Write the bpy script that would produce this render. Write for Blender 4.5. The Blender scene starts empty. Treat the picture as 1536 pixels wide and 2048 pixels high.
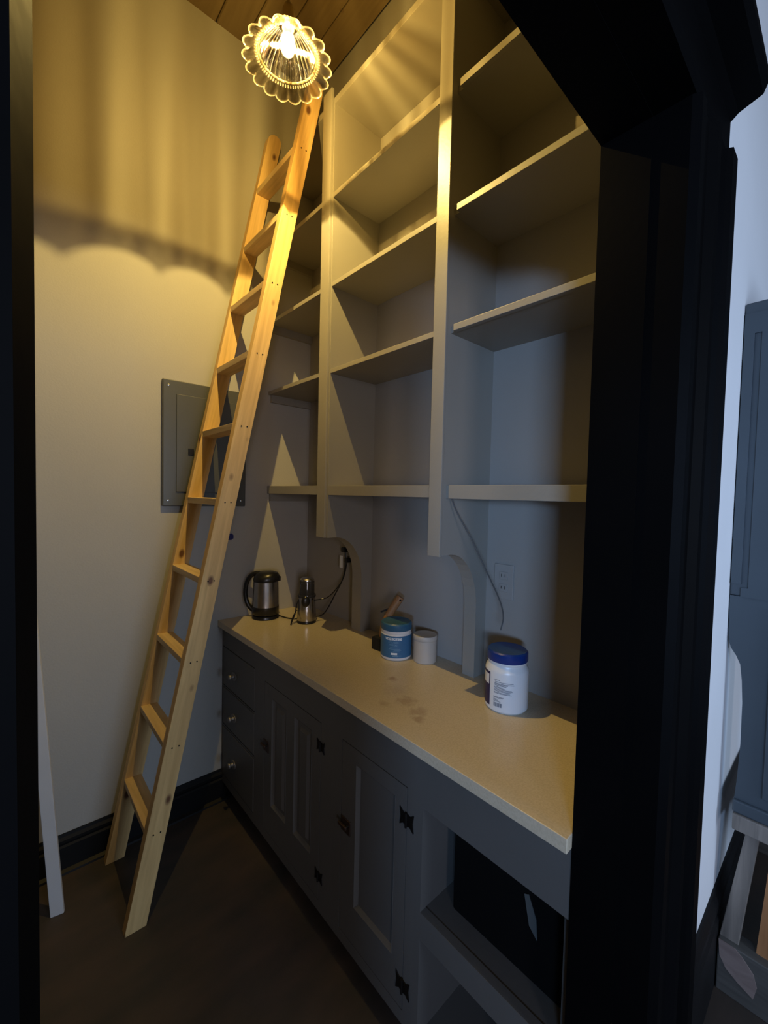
import bpy, bmesh, math, random
from mathutils import Vector, Matrix
random.seed(4)
S = bpy.context.scene
C = S.collection

# ------------------------------------------------------------------ camera
YAW, PITCH, ROLL, FPX = 0.7320, -0.0379, 0.0234, 842.2
EYE = Vector((0.0, 0.0, 1.548))
cd = bpy.data.cameras.new('camera')
cam = bpy.data.objects.new('camera', cd); C.objects.link(cam)
fw = Vector((math.sin(YAW)*math.cos(PITCH), math.cos(YAW)*math.cos(PITCH), math.sin(PITCH)))
r0 = Vector((math.cos(YAW), -math.sin(YAW), 0)); u0 = r0.cross(fw)
rr = r0*math.cos(ROLL) + u0*math.sin(ROLL); uu = -r0*math.sin(ROLL) + u0*math.cos(ROLL)
M = Matrix((rr, uu, -fw)).transposed().to_4x4(); M.translation = EYE
cam.matrix_world = M
cd.sensor_fit = 'VERTICAL'; cd.sensor_height = 24.0; cd.lens = 24.0*FPX/2048.0
cd.clip_start = 0.01; cd.clip_end = 60
S.camera = cam

# ------------------------------------------------------------------ colour management, sky, lights
S.view_settings.view_transform = 'Standard'
S.view_settings.look = 'None'
S.view_settings.gamma = 1.0
S.view_settings.use_curve_mapping = False
S.view_settings.exposure = 0.0
W = bpy.data.worlds.new('world'); S.world = W; W.use_nodes = True
bg = W.node_tree.nodes['Background']
bg.inputs[0].default_value = (0.45, 0.68, 1.0, 1); bg.inputs[1].default_value = 0.25

def area(name, loc, target, sx, sy, power, col):
    l = bpy.data.lights.new(name, 'AREA'); l.shape = 'RECTANGLE'; l.size = sx; l.size_y = sy
    l.energy = power; l.color = col
    o = bpy.data.objects.new(name, l); C.objects.link(o); o.location = loc
    d = (Vector(target)-Vector(loc)).normalized()
    o.rotation_euler = d.to_track_quat('-Z', 'Z').to_euler()
    return o
# daylight standing in two outer room windows, plus an added third as fill
w1 = area('window_and_fill_daylight', (-2.56, -1.82, 1.70), (0, -0.25, 1.62), 0.28, 1.1, 16, (0.38, 0.60, 1.0))
w1.data.spread = math.radians(60)
area('window_and_fill_daylight', (-1.75, -3.46, 1.70), (-1.75, 0, 1.70), 0.6, 1.3, 38, (0.88, 0.82, 0.90))
area('window_and_fill_daylight', (0.95, -3.46, 1.70), (0.95, 0, 1.70), 1.3, 1.4, 62, (0.56, 0.72, 0.98))  # added unseen window light, brightens the white wall and the far wall
LAMP = Vector((0.659, 1.228, 2.882))
pl = bpy.data.lights.new('bulb_light', 'POINT'); pl.energy = 60; pl.color = (1.0, 0.69, 0.20); pl.shadow_soft_size = 0.0035
po = bpy.data.objects.new('bulb_light', pl); C.objects.link(po); po.location = LAMP + Vector((0, 0, 0.05))

# ------------------------------------------------------------------ dimensions
XR, XS, XC, XB = 1.282, 1.029, 0.776, 0.800      # right wall, shelf fronts, counter front, cabinet fronts
YB, YF, YN = 2.077, 0.330, 0.250                 # far wall, inner and outer face of the doorway wall
XL = -0.060
ZC = 3.731
CT = 0.914                                       # counter top
Y1, Y1b = 1.507, 1.575                           # first divider
Y2, Y2b = 0.868, 0.918                           # second divider
ZA, ZB_, ZCC, ZD = 2.791, 2.425, 2.0635, 1.5465  # shelf undersides
DX0, DX1, DH = 0.008, 0.800, 2.184               # doorway

# ------------------------------------------------------------------ helpers
ROOT = {}
def _link(name, me, mat, parent):
    for m in (mat if isinstance(mat, (list, tuple)) else [mat]): me.materials.append(m)
    o = bpy.data.objects.new(name, me); C.objects.link(o)
    if parent is not None:
        base = ROOT.get(parent.name, Vector((0, 0, 0)))
        ROOT[o.name] = base
        me.transform(Matrix.Translation(-base)); o.parent = parent
    return o
def obj(name, bm, mat, parent=None, smooth=False):
    bmesh.ops.recalc_face_normals(bm, faces=bm.faces)
    me = bpy.data.meshes.new(name); bm.to_mesh(me); bm.free()
    if smooth:
        me.polygons.foreach_set('use_smooth', [True]*len(me.polygons))
        me.set_sharp_from_angle(angle=math.radians(38))
    return _link(name, me, mat, parent)
def thing(name, label, cat, loc, group=None):
    o = bpy.data.objects.new(name, None); C.objects.link(o); o.location = loc
    o.empty_display_size = 0.05
    o['label'] = label; o['category'] = cat
    if group: o['group'] = group
    ROOT[o.name] = Vector(loc); return o
def tag(o, label, cat, group=None):
    o['label'] = label; o['category'] = cat
    if group: o['group'] = group
    return o
def struct(o): o['kind'] = 'structure'; return o
def box(x0, x1, y0, y1, z0, z1, bm=None, bev=0.0):
    t = bmesh.new()
    vs = [t.verts.new((x, y, z)) for x in (x0, x1) for y in (y0, y1) for z in (z0, z1)]
    for f in ((0,1,3,2),(4,6,7,5),(0,4,5,1),(2,3,7,6),(0,2,6,4),(1,5,7,3)): t.faces.new([vs[i] for i in f])
    if bev > 0:
        bmesh.ops.bevel(t, geom=t.edges[:]+t.verts[:], offset=bev, segments=2, profile=0.5, affect='EDGES')
    if bm is None: return t
    me = bpy.data.meshes.new('t'); t.to_mesh(me); t.free(); bm.from_mesh(me); bpy.data.meshes.remove(me); return bm
def prism(poly, axis, a, b, bm=None, bev=0.0):
    """poly: 2-D points in the two other axes (in x,y,z order); extruded from a to b along axis."""
    t = bmesh.new()
    def P(p, k):
        q = list(p); q.insert(axis, k); return q
    A = [t.verts.new(P(p, a)) for p in poly]; B = [t.verts.new(P(p, b)) for p in poly]
    t.faces.new(A); t.faces.new(B[::-1]); n = len(poly)
    for i in range(n): t.faces.new((A[i], B[i], B[(i+1) % n], A[(i+1) % n]))
    bmesh.ops.recalc_face_normals(t, faces=t.faces)
    if bev > 0: bmesh.ops.bevel(t, geom=t.edges[:], offset=bev, segments=2, profile=0.5, affect='EDGES')
    if bm is None: return t
    me = bpy.data.meshes.new('t'); t.to_mesh(me); t.free(); bm.from_mesh(me); bpy.data.meshes.remove(me); return bm
def lathe(prof, c, seg=40, bm=None, a0=0.0, a1=2*math.pi, rad=None):
    """prof: (r, z) list; c: centre. rad(angle, i) may scale radius."""
    t = bm or bmesh.new(); full = abs(a1-a0-2*math.pi) < 1e-6
    n = seg if full else seg+1; rings = []
    for i, (r, z) in enumerate(prof):
        ring = []
        if r < 1e-6: ring = [t.verts.new((c[0], c[1], c[2]+z))]*n
        else:
            for k in range(n):
                a = a0+(a1-a0)*k/seg; q = r*(rad(a, i) if rad else 1)
                ring.append(t.verts.new((c[0]+q*math.cos(a), c[1]+q*math.sin(a), c[2]+z)))
        rings.append(ring)
    for A, B in zip(rings, rings[1:]):
        for k in range(seg):
            k2 = (k+1) % n; f = []
            for v in (A[k], A[k2], B[k2], B[k]):
                if v not in f: f.append(v)
            if len(f) > 2: t.faces.new(f)
    return t
def tube(pts, r, bm=None, seg=8, caps=True):
    t = bm or bmesh.new(); P = [Vector(p) for p in pts]; n = len(P); rings = []
    rs = r if isinstance(r, (list, tuple)) else [r]*n
    prev = None
    for i, p in enumerate(P):
        d = (P[min(i+1, n-1)]-P[max(i-1, 0)]).normalized()
        if prev is None: a = d.orthogonal().normalized()
        else: a = (prev-d*prev.dot(d)).normalized()
        prev = a; b = d.cross(a)
        rings.append([t.verts.new(p+(a*math.cos(2*math.pi*k/seg)+b*math.sin(2*math.pi*k/seg))*rs[i]) for k in range(seg)])
    for A, B in zip(rings, rings[1:]):
        for k in range(seg): t.faces.new((A[k], A[(k+1) % seg], B[(k+1) % seg], B[k]))
    if caps: t.faces.new(rings[0][::-1]); t.faces.new(rings[-1])
    return t
def spline(pts, n=8):
    P = [Vector(p) for p in pts]; P = [P[0]*2-P[1]]+P+[P[-1]*2-P[-2]]; out = []
    for i in range(1, len(P)-2):
        for k in range(n):
            t = k/n; a, b, c, d = P[i-1:i+3]
            out.append(0.5*((2*b)+(c-a)*t+(2*a-5*b+4*c-d)*t*t+(3*b-a-3*c+d)*t**3))
    out.append(P[-2]); return out
def beam(p, q, w, t, up, bm=None, bev=0.0):
    """a straight board from p to q, w wide along 'up'-orthogonal, t thick."""
    p, q = Vector(p), Vector(q); d = (q-p).normalized(); s = d.cross(Vector(up)).normalized(); n = s.cross(d)
    tmp = bmesh.new(); vs = []
    for e in (p, q):
        for a, b in ((-1,-1),(1,-1),(1,1),(-1,1)): vs.append(tmp.verts.new(e+s*a*w/2+n*b*t/2))
    for f in ((0,1,2,3),(7,6,5,4),(0,4,5,1),(1,5,6,2),(2,6,7,3),(3,7,4,0)): tmp.faces.new([vs[i] for i in f])
    bmesh.ops.recalc_face_normals(tmp, faces=tmp.faces)
    if bev > 0: bmesh.ops.bevel(tmp, geom=tmp.edges[:], offset=bev, segments=2, affect='EDGES')
    return tmp

# ------------------------------------------------------------------ materials
def mat(name, col, rough=0.5, metal=0.0, var=0.0, scale=6.0, stretch=(1,1,1), col2=None, bump=0.0, bscale=60.0, spec=0.5, coat=0.0):
    m = bpy.data.materials.new(name); m.use_nodes = True; nt = m.node_tree; b = nt.nodes['Principled BSDF']
    b.inputs['Roughness'].default_value = rough; b.inputs['Metallic'].default_value = metal
    b.inputs['Specular IOR Level'].default_value = spec; b.inputs['Coat Weight'].default_value = coat
    b.inputs['Base Color'].default_value = (*col, 1)
    tc = nt.nodes.new('ShaderNodeTexCoord'); mp = nt.nodes.new('ShaderNodeMapping')
    mp.inputs['Scale'].default_value = stretch; nt.links.new(tc.outputs['Object'], mp.inputs[0])
    if var > 0 or col2:
        nz = nt.nodes.new('ShaderNodeTexNoise'); nz.inputs['Scale'].default_value = scale; nz.inputs['Detail'].default_value = 6
        nt.links.new(mp.outputs[0], nz.inputs['Vector'])
        rp = nt.nodes.new('ShaderNodeValToRGB')
        c2 = col2 or tuple(min(1, c*(1+var)) for c in col); c1 = col if col2 else tuple(c*(1-var) for c in col)
        rp.color_ramp.elements[0].position = 0.32; rp.color_ramp.elements[1].position = 0.68
        rp.color_ramp.elements[0].color = (*c1, 1); rp.color_ramp.elements[1].color = (*c2, 1)
        nt.links.new(nz.outputs[0], rp.inputs[0]); nt.links.new(rp.outputs[0], b.inputs['Base Color'])
    if bump > 0:
        n2 = nt.nodes.new('ShaderNodeTexNoise'); n2.inputs['Scale'].default_value = bscale
        nt.links.new(mp.outputs[0], n2.inputs['Vector'])
        bp = nt.nodes.new('ShaderNodeBump'); bp.inputs['Strength'].default_value = bump; bp.inputs['Distance'].default_value = 0.002
        nt.links.new(n2.outputs[0], bp.inputs['Height']); nt.links.new(bp.outputs[0], b.inputs['Normal'])
    return m
def wood(name, c1, c2, knot, axis_rot=(0,0,0), stretch=(16,16,1.0), rough=0.55, knots=True):
    m = bpy.data.materials.new(name); m.use_nodes = True; nt = m.node_tree; b = nt.nodes['Principled BSDF']
    b.inputs['Roughness'].default_value = rough
    tc = nt.nodes.new('ShaderNodeTexCoord'); mp = nt.nodes.new('ShaderNodeMapping')
    mp.inputs['Rotation'].default_value = axis_rot
    nt.links.new(tc.outputs['Object'], mp.inputs[0])
    m2 = nt.nodes.new('ShaderNodeMapping'); m2.inputs['Scale'].default_value = stretch; nt.links.new(mp.outputs[0], m2.inputs[0])
    nz = nt.nodes.new('ShaderNodeTexNoise'); nz.inputs['Scale'].default_value = 3.2; nz.inputs['Detail'].default_value = 8; nz.inputs['Distortion'].default_value = 0.6
    nt.links.new(m2.outputs[0], nz.inputs['Vector'])
    rp = nt.nodes.new('ShaderNodeValToRGB'); rp.color_ramp.elements[0].position = 0.3; rp.color_ramp.elements[1].position = 0.7
    rp.color_ramp.elements[0].color = (*c1, 1); rp.color_ramp.elements[1].color = (*c2, 1)
    nt.links.new(nz.outputs[0], rp.inputs[0]); out = rp.outputs[0]
    if knots:
        m3 = nt.nodes.new('ShaderNodeMapping'); m3.inputs['Scale'].default_value = (1, 1, 0.55); nt.links.new(mp.outputs[0], m3.inputs[0])
        vo = nt.nodes.new('ShaderNodeTexVoronoi'); vo.inputs['Scale'].default_value = 10.0; nt.links.new(m3.outputs[0], vo.inputs['Vector'])
        rk = nt.nodes.new('ShaderNodeValToRGB'); rk.color_ramp.elements[0].position = 0.07; rk.color_ramp.elements[1].position = 0.14
        rk.color_ramp.elements[0].color = (1,1,1,1); rk.color_ramp.elements[1].color = (0,0,0,1)
        nt.links.new(vo.outputs['Distance'], rk.inputs[0])
        mx = nt.nodes.new('ShaderNodeMix'); mx.data_type = 'RGBA'
        nt.links.new(rk.outputs[0], mx.inputs['Factor']); nt.links.new(out, mx.inputs['A']); mx.inputs['B'].default_value = (*knot, 1)
        out = mx.outputs['Result']
    nt.links.new(out, b.inputs['Base Color'])
    return m
m_wall = mat('wall_paint', (0.43, 0.415, 0.385), 0.72, var=0.03, scale=2.0, bump=0.25, bscale=140)
m_outwall = mat('outer_wall_paint', (0.88, 0.88, 0.88), 0.7, var=0.03, scale=2.0, bump=0.2, bscale=140)
m_roomwall = mat('room_wall_paint', (0.13, 0.14, 0.16), 0.7, var=0.03, scale=2.0)
m_shelf = mat('shelf_paint', (0.31, 0.29, 0.25), 0.42, var=0.03, scale=3.0, bump=0.15, bscale=90)
m_cab = mat('cabinet_paint', (0.105, 0.101, 0.094), 0.45, var=0.05, scale=3.0, bump=0.15, bscale=90)
m_black = mat('black_trim_paint', (0.008, 0.008, 0.0085), 0.5, spec=0.2, var=0.2, scale=4, bump=0.1, bscale=60)
m_blackcas = mat('black_casing_paint', (0.002, 0.002, 0.0022), 0.55, var=0.2, scale=4, bump=0.1, bscale=60, spec=0.04)
m_floor = mat('floor_vinyl', (0.034, 0.031, 0.027), 0.6, scale=3.4, stretch=(1.0, 2.6, 1), col2=(0.070, 0.050, 0.038), bump=0.2, bscale=30)
m_ceilwood = wood('ceiling_plank_wood', (0.165, 0.115, 0.055), (0.20, 0.142, 0.07), (0.09, 0.045, 0.02), stretch=(14, 0.9, 14), rough=0.5)
m_plainceil = mat('ceiling_plaster', (0.18, 0.17, 0.16), 0.8, var=0.02)
m_pine = wood('ladder_pine', (0.60, 0.39, 0.16), (0.80, 0.55, 0.24), (0.16, 0.07, 0.03), axis_rot=(0, -0.2, 0))
m_tread = wood('tread_pine', (0.56, 0.40, 0.20), (0.76, 0.56, 0.31), (0.2, 0.09, 0.04), stretch=(16, 1.2, 16), knots=False)
m_orange = wood('orange_board', (0.30, 0.13, 0.05), (0.46, 0.22, 0.09), (0.1, 0.04, 0.02), knots=False)
m_greyboard = wood('weathered_board', (0.13, 0.115, 0.10), (0.27, 0.235, 0.20), (0.06, 0.05, 0.04), stretch=(16, 16, 1.2))
m_darkboard = wood('dark_weathered_board', (0.07, 0.068, 0.062), (0.115, 0.11, 0.10), (0.05, 0.04, 0.03), stretch=(10, 1.2, 16), knots=False)
m_blue = mat('dark_blue_cabinet_paint', (0.050, 0.066, 0.080), 0.42, var=0.08, scale=3)
m_steel = mat('brushed_steel', (0.50, 0.48, 0.46), 0.26, 1.0, var=0.06, scale=9, stretch=(1, 1, 14))
m_plastic = mat('black_plastic', (0.010, 0.010, 0.011), 0.3)
m_smoke = mat('smoked_lid', (0.030, 0.030, 0.034), 0.12)
m_iron = mat('dark_iron', (0.012, 0.010, 0.009), 0.5, 0.6)
m_bronze = mat('dark_bronze', (0.10, 0.065, 0.05), 0.4, 0.8)
m_nickel = mat('aged_nickel', (0.24, 0.225, 0.21), 0.5, 0.5)
m_panel = mat('panel_grey_enamel', (0.085, 0.088, 0.085), 0.35)
m_screw = mat('bright_screw', (0.8, 0.8, 0.78), 0.25, 1.0)
m_white = mat('white_painted_trim', (0.66, 0.66, 0.68), 0.5, var=0.03)
m_whiteplas = mat('white_plastic', (0.80, 0.81, 0.82), 0.32)
m_outlet = mat('outlet_plastic', (0.34, 0.325, 0.30), 0.35)
m_beige = mat('beige_tub_plastic', (0.47, 0.43, 0.375), 0.45, var=0.02)
m_tubblue = mat('tub_blue_label', (0.045, 0.17, 0.36), 0.4, var=0.05)
m_lidteal = mat('teal_lid_plastic', (0.03, 0.125, 0.235), 0.38)
m_lidblue = mat('royal_blue_lid', (0.006, 0.035, 0.20), 0.3)
m_navy = mat('navy_label', (0.018, 0.014, 0.075), 0.4)
m_ink = mat('grey_ink', (0.15, 0.17, 0.21), 0.5)
m_lightink = mat('pale_ink', (0.75, 0.85, 0.92), 0.5)
m_midink = mat('light_blue_ink', (0.22, 0.42, 0.60), 0.5)
m_tape = mat('blue_tape', (0.012, 0.012, 0.13), 0.5)
m_brushwood = wood('brush_handle_wood', (0.27, 0.13, 0.05), (0.40, 0.21, 0.09), (0.1, 0.05, 0.02), knots=False)
m_bristle = mat('black_bristle', (0.008, 0.008, 0.008), 0.8, bump=0.8, bscale=400)
m_shadebin = mat('shade_black_bin', (0.003, 0.003, 0.003), 0.8, spec=0.1)
m_greywire = mat('grey_wire', (0.10, 0.10, 0.10), 0.5)
m_paper = mat('pale_tag', (0.07, 0.08, 0.08), 0.7)
m_brass = mat('aged_brass', (0.45, 0.36, 0.18), 0.35, 1.0)

def quartz():
    m = mat('quartz_top', (0.72, 0.66, 0.55), 0.22, spec=0.5); nt = m.node_tree; b = nt.nodes['Principled BSDF']
    tc = nt.nodes.new('ShaderNodeTexCoord')
    n1 = nt.nodes.new('ShaderNodeTexNoise'); n1.inputs['Scale'].default_value = 230; n1.inputs['Detail'].default_value = 2
    nt.links.new(tc.outputs['Object'], n1.inputs['Vector'])
    r1 = nt.nodes.new('ShaderNodeValToRGB'); r1.color_ramp.elements[0].position = 0.35; r1.color_ramp.elements[1].position = 0.62
    r1.color_ramp.elements[0].color = (0.52, 0.445, 0.32, 1); r1.color_ramp.elements[1].color = (0.58, 0.50, 0.365, 1)
    nt.links.new(n1.outputs[0], r1.inputs[0])
    # a few dried spill stains near the middle of the counter
    cur = r1.outputs[0]
    for (x, y, rad, k) in ((0.995, 1.045, 0.020, 0.55), (0.92, 0.90, 0.035, 0.35), (0.90, 0.83, 0.03, 0.32), (0.945, 0.975, 0.05, 0.16), (0.855, 0.93, 0.022, 0.25), (0.87, 0.80, 0.02, 0.4)):
        vm = nt.nodes.new('ShaderNodeVectorMath'); vm.operation = 'SUBTRACT'; vm.inputs[1].default_value = (x, y, CT)
        gn = nt.nodes.new('ShaderNodeNewGeometry'); nt.links.new(gn.outputs['Position'], vm.inputs[0])
        ln = nt.nodes.new('ShaderNodeVectorMath'); ln.operation = 'LENGTH'; nt.links.new(vm.outputs[0], ln.inputs[0])
        n3 = nt.nodes.new('ShaderNodeTexNoise'); n3.inputs['Scale'].default_value = 55; nt.links.new(tc.outputs['Object'], n3.inputs['Vector'])
        ad = nt.nodes.new('ShaderNodeMath'); ad.operation = 'MULTIPLY_ADD'; ad.inputs[1].default_value = rad*1.6
        nt.links.new(n3.outputs[0], ad.inputs[0]); nt.links.new(ln.outputs['Value'], ad.inputs[2])
        mr = nt.nodes.new('ShaderNodeMapRange'); mr.inputs['From Min'].default_value = rad*1.1; mr.inputs['From Max'].default_value = rad*1.9
        mr.inputs['To Min'].default_value = k; mr.inputs['To Max'].default_value = 0; nt.links.new(ad.outputs[0], mr.inputs['Value'])
        mx = nt.nodes.new('ShaderNodeMix'); mx.data_type = 'RGBA'; nt.links.new(mr.outputs[0], mx.inputs['Factor'])
        nt.links.new(cur, mx.inputs['A']); mx.inputs['B'].default_value = (0.25, 0.14, 0.08, 1); cur = mx.outputs['Result']
    nt.links.new(cur, b.inputs['Base Color']); return m
m_quartz = quartz()

def shade_glass(scat=0.06, mn=0.02, mxv=0.32, rough=0.025):
    m = bpy.data.materials.new('pressed_glass'); m.use_nodes = True; nt = m.node_tree
    nt.nodes.remove(nt.nodes['Principled BSDF']); out = nt.nodes['Material Output']
    tr = nt.nodes.new('ShaderNodeBsdfTransparent'); tr.inputs[0].default_value = (0.86, 0.82, 0.72, 1)
    gl = nt.nodes.new('ShaderNodeBsdfGlossy'); gl.inputs['Roughness'].default_value = rough
    tl = nt.nodes.new('ShaderNodeBsdfTranslucent'); tl.inputs[0].default_value = (1, 0.93, 0.8, 1)
    lw = nt.nodes.new('ShaderNodeLayerWeight'); lw.inputs['Blend'].default_value = 0.42
    m1 = nt.nodes.new('ShaderNodeMixShader'); m1.inputs[0].default_value = scat
    nt.links.new(gl.outputs[0], m1.inputs[1]); nt.links.new(tl.outputs[0], m1.inputs[2])
    mr = nt.nodes.new('ShaderNodeMapRange'); mr.inputs['To Min'].default_value = mn; mr.inputs['To Max'].default_value = mxv
    nt.links.new(lw.outputs['Facing'], mr.inputs['Value'])
    m2 = nt.nodes.new('ShaderNodeMixShader'); nt.links.new(mr.outputs[0], m2.inputs[0])
    nt.links.new(tr.outputs[0], m2.inputs[1]); nt.links.new(m1.outputs[0], m2.inputs[2])
    # pressed ribs and uneven bands tinted darker in the glass to cast light streaks
    tc = nt.nodes.new('ShaderNodeTexCoord'); sp = nt.nodes.new('ShaderNodeSeparateXYZ'); nt.links.new(tc.outputs['Object'], sp.inputs[0])
    def mth(op, a, b=None, v=None):
        n_ = nt.nodes.new('ShaderNodeMath'); n_.operation = op; nt.links.new(a, n_.inputs[0])
        if b is not None: nt.links.new(b, n_.inputs[1])
        if v is not None: n_.inputs[1].default_value = v
        return n_.outputs[0]
    an = mth('ARCTAN2', sp.outputs[1], sp.outputs[0]); c1 = mth('COSINE', mth('MULTIPLY', an, v=36.0)); c2 = mth('SINE', mth('MULTIPLY', an, v=11.0)); c3 = mth('SINE', mth('MULTIPLY', an, v=5.0))
    sm = mth('ADD', mth('MULTIPLY', c1, v=0.6), mth('ADD', mth('MULTIPLY', c2, v=0.5), mth('MULTIPLY', c3, v=0.7)))
    rg = nt.nodes.new('ShaderNodeMapRange'); rg.inputs['From Min'].default_value = -1.6; rg.inputs['From Max'].default_value = 1.6; nt.links.new(sm, rg.inputs['Value'])
    rc = nt.nodes.new('ShaderNodeMix'); rc.data_type = 'RGBA'; nt.links.new(rg.outputs[0], rc.inputs['Factor'])
    rc.inputs['A'].default_value = (0.46, 0.41, 0.32, 1); rc.inputs['B'].default_value = (0.92, 0.90, 0.84, 1); nt.links.new(rc.outputs['Result'], tr.inputs[0])
    nt.links.new(m2.outputs[0], out.inputs[0]); return m
def bulb_glass():
    m = bpy.data.materials.new('lit_bulb_glass'); m.use_nodes = True; nt = m.node_tree
    nt.nodes.remove(nt.nodes['Principled BSDF']); out = nt.nodes['Material Output']
    tr = nt.nodes.new('ShaderNodeBsdfTransparent'); em = nt.nodes.new('ShaderNodeEmission')
    em.inputs[0].default_value = (1, 0.80, 0.42, 1); em.inputs[1].default_value = 1.2
    mx = nt.nodes.new('ShaderNodeAddShader'); nt.links.new(tr.outputs[0], mx.inputs[0]); nt.links.new(em.outputs[0], mx.inputs[1])
    nt.links.new(mx.outputs[0], out.inputs[0]); return m
def emis(name, col, s):
    m = bpy.data.materials.new(name); m.use_nodes = True; nt = m.node_tree
    nt.nodes.remove(nt.nodes['Principled BSDF']); em = nt.nodes.new('ShaderNodeEmission')
    em.inputs[0].default_value = (*col, 1); em.inputs[1].default_value = s; nt.links.new(em.outputs[0], nt.nodes['Material Output'].inputs[0]); return m
def pane_glass():
    m = bpy.data.materials.new('window_glass'); m.use_nodes = True; nt = m.node_tree
    nt.nodes.remove(nt.nodes['Principled BSDF']); tr = nt.nodes.new('ShaderNodeBsdfTransparent'); gl = nt.nodes.new('ShaderNodeBsdfGlossy')
    gl.inputs['Roughness'].default_value = 0.02; mx = nt.nodes.new('ShaderNodeMixShader'); mx.inputs[0].default_value = 0.06
    nt.links.new(tr.outputs[0], mx.inputs[1]); nt.links.new(gl.outputs[0], mx.inputs[2]); nt.links.new(mx.outputs[0], nt.nodes['Material Output'].inputs[0]); return m
m_glass, m_bulb, m_pane = shade_glass(), bulb_glass(), pane_glass()
m_glassrim = shade_glass(0.45, 0.10, 0.5, 0.15)
m_fil = emis('filament_glow', (1, 0.86, 0.55), 60)

# ------------------------------------------------------------------ setting: rooms
OX0, OX1, OY0 = -2.6, 3.3, -3.5
struct(obj('floor', box(OX0-0.1, OX1+0.1, OY0-0.1, YB+0.1, -0.1, 0.0), m_floor))
struct(obj('wall_back', box(XL-0.1, XR+0.1, YB, YB+0.1, 0, ZC), m_wall))
struct(obj('wall_right', box(XR, XR+0.1, YF, YB, 0, ZC), mat('right_wall_paint', (0.33, 0.31, 0.28), 0.6, var=0.03, scale=2.0, bump=0.2, bscale=140)))
struct(obj('wall_left', box(XL-0.1, XL, YF, YB, 0, ZC), m_cab))
# doorway wall: outer skin and pantry-side skin are one wall with an opening
b = box(OX0, DX0, YN, YF, 0, ZC); box(DX1, OX1, YN, YF, 0, ZC, b); box(DX0, DX1, YN, YF, DH, ZC, b)
wf = struct(obj('wall_front', b, [m_outwall, m_cab]))
for f in wf.data.polygons:
    if f.normal.y > 0.5: f.material_index = 1
struct(obj('ceiling', box(OX0-0.1, OX1+0.1, OY0-0.1, YB+0.1, ZC+0.02, ZC+0.12), m_plainceil))
cw = bpy.data.objects['ceiling']
n = 10; w = (XR-XL)/n
for i in range(n):
    x0 = XL+i*w
    prof = [(x0+0.0015, ZC+0.02), (x0+0.0015, ZC+0.006), (x0+0.006, ZC), (x0+w-0.006, ZC), (x0+w-0.0015, ZC+0.006), (x0+w-0.0015, ZC+0.02)]
    t = bmesh.new(); A = [t.verts.new((p[0], YF, p[1])) for p in prof]; B = [t.verts.new((p[0], YB, p[1])) for p in prof]
    t.faces.new(A); t.faces.new(B[::-1])
    for k in range(6): t.faces.new((A[k], B[k], B[(k+1) % 6], A[(k+1) % 6]))
    obj('plank', t, m_ceilwood, cw)
# outer room walls with window openings
def wall_with_window(name, fixed_axis, f0, f1, a0, a1, w0, w1, wz0, wz1, more=()):
    t = bmesh.new(); spans = sorted([(w0, w1, wz0, wz1)]+list(more)); cur = a0
    def bb(p, q, z0, z1):
        if q-p < 1e-4 or z1-z0 < 1e-4: return
        if fixed_axis == 0: box(f0, f1, p, q, z0, z1, t)
        else: box(p, q, f0, f1, z0, z1, t)
    for (p, q, z0, z1) in spans:
        bb(cur, p, 0, ZC); bb(p, q, 0, z0); bb(p, q, z1, ZC); cur = q
    bb(cur, a1, 0, ZC); return struct(obj(name, t, m_roomwall))
wall_with_window('wall_west', 0, OX0-0.1, OX0, OY0, YN, -2.06, -1.58, 0.95, 2.35)
wall_with_window('wall_south', 1, OY0-0.1, OY0, OX0, OX1, -2.15, -1.35, 1.0, 2.4, [(0.25, 1.65, 0.95, 2.45)])  # the extra opening is for the added fill window
struct(obj('wall_east', box(OX1, OX1+0.1, OY0, YN, 0, ZC), m_roomwall))
def window(k, axis, f, a0, a1, z0, z1):
    t = bmesh.new(); d0, d1 = (f-0.09, f-0.03)
    def bb(p, q, u, v, bm, e0=d0, e1=d1): box(e0, e1, p, q, u, v, bm) if axis == 0 else box(p, q, e0, e1, u, v, bm)
    for (p, q, u, v) in ((a0, a0+.04, z0, z1), (a1-.04, a1, z0, z1), (a0+.04, a1-.04, z0, z0+.04), (a0+.04, a1-.04, z1-.04, z1), (a0+.04, a1-.04, (z0+z1)/2-.015, (z0+z1)/2+.015)): bb(p, q, u, v, t)
    o = struct(obj('window_%d' % k, t, m_white))
    t = bmesh.new(); bb(a0+.04, a1-.04, z0+.04, (z0+z1)/2-.015, t, f-.065, f-.06); obj('pane', t, m_pane, o)
    t = bmesh.new(); bb(a0+.04, a1-.04, (z0+z1)/2+.015, z1-.04, t, f-.065, f-.06); obj('pane', t, m_pane, o)
window(1, 0, OX0, -2.06, -1.58, 0.95, 2.35); window(2, 1, OY0, -2.15, -1.35, 1.0, 2.4); window(3, 1, OY0, 0.25, 1.65, 0.95, 2.45)  # the last window is an unseen addition framing the fill light

# baseboards (black, stepped profile)
BP = [(0, 0), (0.019, 0), (0.019, 0.105), (0.013, 0.112), (0.016, 0.122), (0.016, 0.132), (0.008, 0.142), (0.006, 0.153), (0, 0.153)]
struct(obj('baseboard_back', prism([(YB-p[0], p[1]) for p in BP], 0, XL, XB+0.055), m_black))
struct(obj('baseboard_left', prism([(XL+p[0], p[1]) for p in BP], 1, YF, YB-0.02), m_black))
struct(obj('baseboard_front', prism([(YN-p[0], p[1]*(1.95 if p[1] > 0.1 else 1)) for p in BP], 0, 1.02, OX1), m_black))
# shoe strip against the far baseboard
struct(obj('trim_1', prism([(YB-0.019, 0), (YB-0.033, 0), (YB-0.031, 0.008), (YB-0.019, 0.016)], 0, XL, XB+0.055), m_black))
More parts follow.
